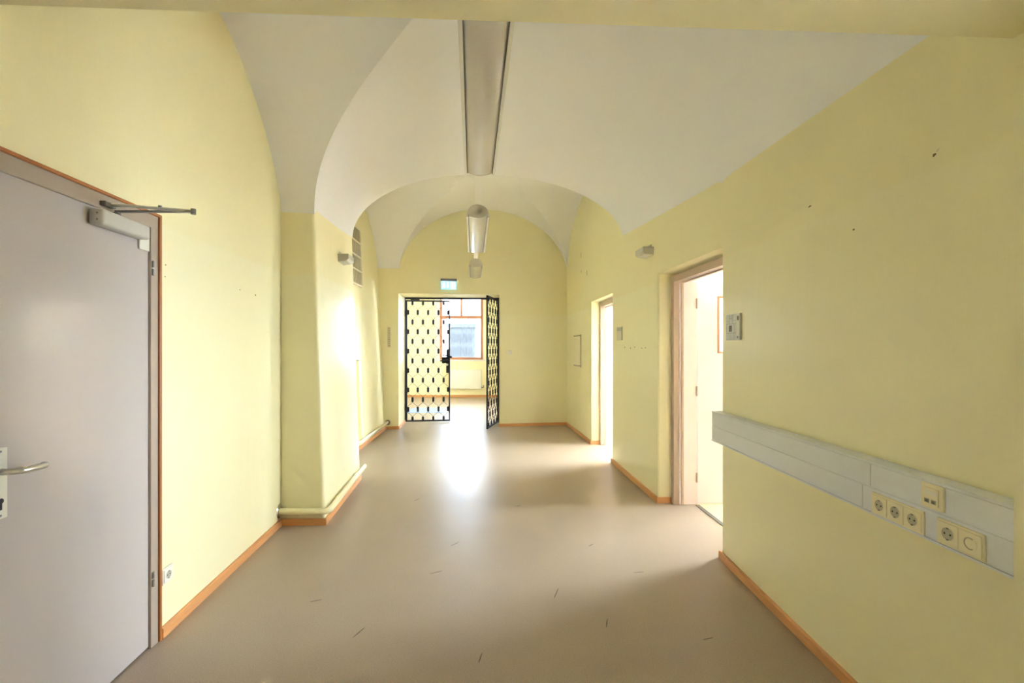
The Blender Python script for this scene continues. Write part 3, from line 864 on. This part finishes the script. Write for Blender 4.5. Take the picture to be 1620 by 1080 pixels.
gang(3, SY(1.756), .824, RN, TR, 'triple cream power socket set in the grey trunking')
gang(2, SY(1.487), .826, RN, TR, 'double cream power socket in the grey trunking nearest the camera', caps=(1,))
dt = thing('data_socket', RN.mat(SY(1.543), TR, .925), 'single cream data socket in the upper half of the grey trunking', 'socket')
MB().box(0, .0805, 0, .009, 0, .0805, .003).build('cover_frame', 'cream', dt)
ins = MB().box(.014, .066, .009, .013, .012, .068, .002).build('data_insert', 'cream', dt)
for a in (.018, .042): MB().box(a, a + .018, .0125, .0145, .018, .032, .001).build('port', 'creamdark', ins)
for a in (.021, .045): MB().box(a, a + .012, .0143, .0150, .020, .029).build('port_hole', 'signdark', ins)
MB().box(.018, .062, .0125, .0145, .046, .060, .001).build('label_window', 'whiteplastic', ins)

ls = gang(1, .022, .258, LA, 0, 'single white power socket low on the left wall beside the grey door', mat='whiteplastic')

# ================================================================== SIGNS, SWITCH, PANEL
sg = thing('door_sign', RN.mat(SY(3.085), 0, 1.500), 'square light grey room sign with printed plan beside the nearer right door', 'sign')
MB().box(0, .19, 0, .012, 0, .17, .003).build('plate', 'sign', sg)
MB().box(.150, .186, .012, .0135, .004, .166, .001).build('side_strip', 'plate', sg)
pr = MB()
for a, b, c, d in ((.045, .085, .055, .095),): pr.box(a, b, .012, .0128, c, d)
pr.build('dark_square', 'signdark', sg)
pr = MB()
for a, b, c, d in ((.008, .142, .104, .107), (.050, .053, .107, .160), (.095, .098, .107, .160), (.008, .142, .044, .047), (.060, .063, .008, .044),
                   (.112, .115, .008, .104), (.008, .011, .050, .100), (.020, .042, .120, .123), (.062, .088, .138, .141), (.108, .136, .125, .128)):
    pr.box(a, b, .012, .0127, c, d)
pr.build('plan_lines', 'signmid', sg)
MB().box(.157, .178, .0135, .0142, .125, .152).build('print', 'signdark', sg)
MB().box(.157, .172, .0135, .0142, .012, .024).build('print', 'signdark', sg)
s2 = thing('door_sign', RB.mat(1.09, 0, 1.54), 'plain grey room sign on the wall before the farther right door', 'sign')
MB().box(0, .19, 0, .012, 0, .16, .003).build('plate', 'lampgrey', s2)
MB().box(.01, .18, .012, .013, .11, .15).build('name_strip', 'signmid', s2)
ap = thing('access_panel', RC.mat(.62, 0, 1.13), 'cream access hatch flush in the far right wall', 'panel')
MB().box(0, .53, 0, .010, 0, .54, .002).build('frame', 'paper', ap)
MB().box(.02, .51, .010, .013, .02, .52, .002).build('door', 'cream', ap)
MB().box(.0, .018, .010, .014, 0, .54, .001).build('edge', 'signmid', ap)
MB().box(.02, .51, .0128, .0138, .515, .525).build('joint', 'groove', ap)
MB().box(.02, .51, .0128, .0138, .018, .026).build('joint', 'groove', ap)
sw = thing('light_switch', EW.mat(2.185, 0, 1.325), 'white light switch on the end wall right of the gate', 'switch')
MB().box(0, .08, 0, .010, 0, .08, .003).build('cover_frame', 'whiteplastic', sw)
MB().box(.012, .068, .010, .016, .012, .068, .003).build('rocker', 'rad', sw)
st = thing('paper_strip', EW.mat(.035, 0, 1.46), 'narrow vertical strip with grey marks on the end wall left of the gate', 'paper strip')
MB().box(0, .055, 0, .002, 0, .36).build('sheet', 'paper', st)
for k in range(9): MB().box(.008, .040 if k % 3 else .048, .002, .0028, .02 + .038 * k, .034 + .038 * k).build('mark', 'ink', st)

# ================================================================== WALL LAMPS
def wall_lamp(fr, x, z, label, sgn):
    t = thing('wall_lamp', fr.mat(x, 0, z), label, 'wall lamp', 'small grey wall lamps')
    h = MB(); 
    prof = [(0, 0), (.085, .012), (.105, .03), (.105, .075), (0, .075)]
    h.extrude(prof, (-.11, 0, 0), (.11, 0, 0), (0, 1, 0), (0, 0, 1)); h.build('housing', 'lampgrey', t)
    h = MB(); h.extrude([(.012, -.002), (.083, .008), (.083, .012), (.012, .002)], (-.09, 0, 0), (.09, 0, 0), (0, 1, 0), (0, 0, 1)); h.build('lens', 'lamplens', t)
    MB().box(-.06, .06, -.005, .004, .078, .11).build('wall_plate', 'lampgrey', t)
    return t
wall_lamp(PS, .80, 2.285, 'small grey wall lamp high on the left pier', 1)
wall_lamp(RB, .22, 2.345, 'small grey wall lamp high on the right wall between the doorways', -1)

# ================================================================== HEATING PIPES
PR = .026
def bend(p, q, r, R, n=6):
    """arc replacing a corner q between p and r"""
    p, q, r = Vector(p), Vector(q), Vector(r)
    a = q + (p - q).normalized() * R; b = q + (r - q).normalized() * R
    return [a * (1 - t) ** 2 + q * 2 * t * (1 - t) + b * t * t for t in [k / n for k in range(n + 1)]]
zp = .122
o = .042
c1 = (-1.535 + o + .004, 3.79 - o, zp)
wS = Vector((-1.893, 3.79 - o, zp)); e1_ = PS.pt(1.40, o, zp)
hp = thing('heating_pipe', None, 'cream heating pipe running round the foot of the left pier', 'pipe')
MB().tube([wS] + bend(wS, c1, e1_, .07) + [e1_], PR, 18).build('tube', 'pipe', hp, smooth=True, angle=50)
MB().lathe(wS + Vector((-.006, 0, 0)), (1, 0, 0), [(0, .062), (.006, .060), (.018, .044), (.02, PR + .001)], 24).build('rosette', 'chrome', hp, smooth=True, angle=50)
sl = bend(wS, c1, e1_, .07)
MB().lathe((c1[0] - .075, c1[1], zp), (1, 0, 0), [(0, PR + .0035), (.012, PR + .0035)], 18).build('weld_collar', 'pipe', hp, smooth=True, angle=50)
for s in (.35, 1.1):
    q = PS.pt(s, 0, zp); MB().tube([q, PS.pt(s, o, zp)], .010, 8).build('bracket', 'pipe', hp)
hq = thing('heating_pipe', None, 'cream heating pipe at the foot of the recessed far left wall', 'pipe')
qa, qb = LN.pt(-1.2, o, .122), LN.pt(1.70, o, .122)
MB().tube([qa, qb], PR, 16).build('tube', 'pipe', hq, smooth=True, angle=50)
MB().lathe(qb + Vector((.0, .022, 0)), (0.06, -1, 0), [(0, .062), (.006, .060), (.018, .044), (.02, PR + .001)], 20).build('rosette', 'darkalu', hq, smooth=True, angle=50)
for s in (.1, 1.2): MB().tube([LN.pt(s, 0, .122), LN.pt(s, o, .122)], .010, 8).build('bracket', 'pipe', hq)
MB().tube([LN.pt(.14, o, .12), LN.pt(.14, o, .30)], .009, 8).build('air_valve', 'pipe', hq)
rs = thing('pipe_casing', LN.mat(.05, 0, .165), 'narrow cream upright pipe casing on the recessed left wall', 'pipe casing')
MB().box(-.045, .045, 0, .07, 0, 1.10, .02, 3).build('casing', 'wall', rs, smooth=True, angle=40)
MB().box(-.05, .05, 0, .075, 1.10, 1.115, .004).build('cap', 'wall', rs)

# ================================================================== VENT GRILLE
vg = thing('vent_grille', LN.mat(.31, 0, 2.37), 'tall pale slatted vent grille high on the recessed left wall', 'vent grille')
GW, NS = .62, 4
gx0 = -GW + .24
SH = .215
MB().box(gx0, gx0 + GW, -.004, .006, 0, NS * SH + .03).build('back_panel', 'grilledark', vg)
for k in range(NS + 1): MB().box(gx0, gx0 + GW, .006, .030, k * SH, k * SH + .022, .002).build('crossbar', 'grillewhite', vg)
for x in (gx0, gx0 + GW - .02): MB().box(x, x + .02, .006, .028, .022, NS * SH, .002).build('side_bar', 'grillewhite', vg)
src = MB().box(0, .020, .006, .020, 0, SH - .022).build('slat', 'grille', vg); first = True
for k in range(NS):
    for j in range(13):
        mm = Matrix.Translation((gx0 + .036 + j * .043, 0, k * SH + .022))
        if first: src.matrix_local = mm; first = False
        else: piece(src, 'slat', vg, mm)

# ================================================================== FAR ROOM: RADIATOR, MAT
rd = thing('radiator', BR.mat(1.77, 0, 0), 'white panel radiator under the far window', 'radiator')
RW = .94
MB().box(0, RW, .04, .10, .26, .80, .006).build('panel', 'rad', rd)
src = MB().box(0, .022, .10, .106, .30, .76, .003, 1).build('rib', 'rad', rd); src.matrix_local = Matrix.Translation((.03, 0, 0))
for k in range(1, 20): piece(src, 'rib', rd, Matrix.Translation((.03 + k * .0455, 0, 0)))
MB().box(0, RW, .035, .105, .80, .81, .002).build('top_grille', 'rad', rd)
v = MB(); v.tube([(RW, .07, .30), (RW + .06, .07, .30), (RW + .06, .07, .36)], .016, 10); v.build('valve', 'darkalu', rd)
v = MB(); v.tube([(-.16, .05, .28), (-.16, .05, .80)], .014, 10); v.build('riser_pipe', 'pipe', rd)
v = MB(); v.tube([(-.16, .05, .30), (0, .05, .30)], .010, 8); v.build('feed_pipe', 'pipe', rd)
for x in (.15, .79): MB().box(x - .02, x + .02, 0, .04, .35, .7).build('wall_bracket', 'rad', rd)
mt = thing('floor_mat', Matrix.Translation((-1.95, 10.68, 0)), 'pale blue mat lying on the floor behind the closed gate leaf', 'mat')
MB().box(-.42, .42, -.40, .40, .001, .012, .003).build('pile', 'mat', mt)
MB().box(-.44, .44, -.42, .42, 0.0005, .008, .002).build('border', 'mat', mt)

# ================================================================== SMALL MARKS ON WALLS AND FLOOR
def marks(name, fr, spots, mat, parent):
    for x, z, w, h, a in spots:
        mb = MB(); n = 7
        pts = [(w / 2 * math.cos(2 * math.pi * k / n) * (1 + .35 * random.uniform(-1, 1)), h / 2 * math.sin(2 * math.pi * k / n) * (1 + .35 * random.uniform(-1, 1))) for k in range(n)]
        mb.extrude(pts, (0, 0, 0), (0, .0012, 0), (math.cos(a), 0, math.sin(a)), (-math.sin(a), 0, math.cos(a)))
        o = mb.build(name, mat, None)
        o.matrix_world = fr.mat(x, 0, z)
        o.parent = parent; o.matrix_parent_inverse = parent.matrix_world.inverted()
pier_o = bpy.data.objects['wall_left_pier']; wl = bpy.data.objects['wall_left']
marks('dowel_hole', RB, [(x, 1.455 + .01 * random.uniform(-1, 1), .03, .010, .2) for x in (.33, .44, .66, .80, 1.0)], 'hole', wall_right)
marks('dowel_hole', PS, [(x, 1.52, .018, .012, 0) for x in (.34, .50, .74, .90)], 'hole', pier_o)
marks('dowel_hole', RN, [(SY(1.58), 2.11, .022, .010, .3), (SY(2.235), 2.135, .026, .007, 0), (SY(1.95), 1.95, .01, .008, 0)], 'hole', wall_right)
marks('paint_chip', RN, [(SY(1.573), 2.117, .03, .006, .5)], 'plaster', wall_right)
marks('crack', RC, [(.02 + .62, 2.98, .012, .11, .1), (.25, 2.62, .012, .10, -.15), (.62, 2.70, .01, .06, .5)], 'hole', wall_right)
marks('crack', Frame((1.38, 4.5), (-.066, 1), (-1, -.066)), [(.1, 2.60, .012, .06, .3)], 'hole', wall_right)
marks('dowel_hole', LA, [(.055, 1.87, .007, .007, 0), (.05, 1.81, .006, .006, 0), (1.05, 1.83, .014, .010, 0), (.82, 1.84, .010, .008, 0)], 'hole', wl)
for px, py, L, a in ((880, 938, 34, 1.25), (568, 1000, 30, 1.2), (690, 905, 22, .5), (960, 985, 26, 1.3), (1010, 905, 18, .1), (720, 860, 20, .9),
                     (500, 950, 18, .4), (935, 862, 14, .8), (820, 800, 12, .6), (660, 790, 14, 1.1), (760, 1040, 26, 1.4), (1120, 1010, 20, .3)):
    Y = 1058.5 / (py - 550); X = (px - 810) / 730 * Y
    L = L / 730 * Y
    mb = MB(); n = 8
    up = [(L / 2 * math.cos(2 * math.pi * k / n), .0028 * math.sin(2 * math.pi * k / n)) for k in range(n)]
    mb.prism([(x * math.cos(a) - y * math.sin(a), x * math.sin(a) + y * math.cos(a)) for x, y in up], 0.0, .0006)
    q = mb.build('scuff_mark', 'scuff', fl); q.location = (X, Y, 0)
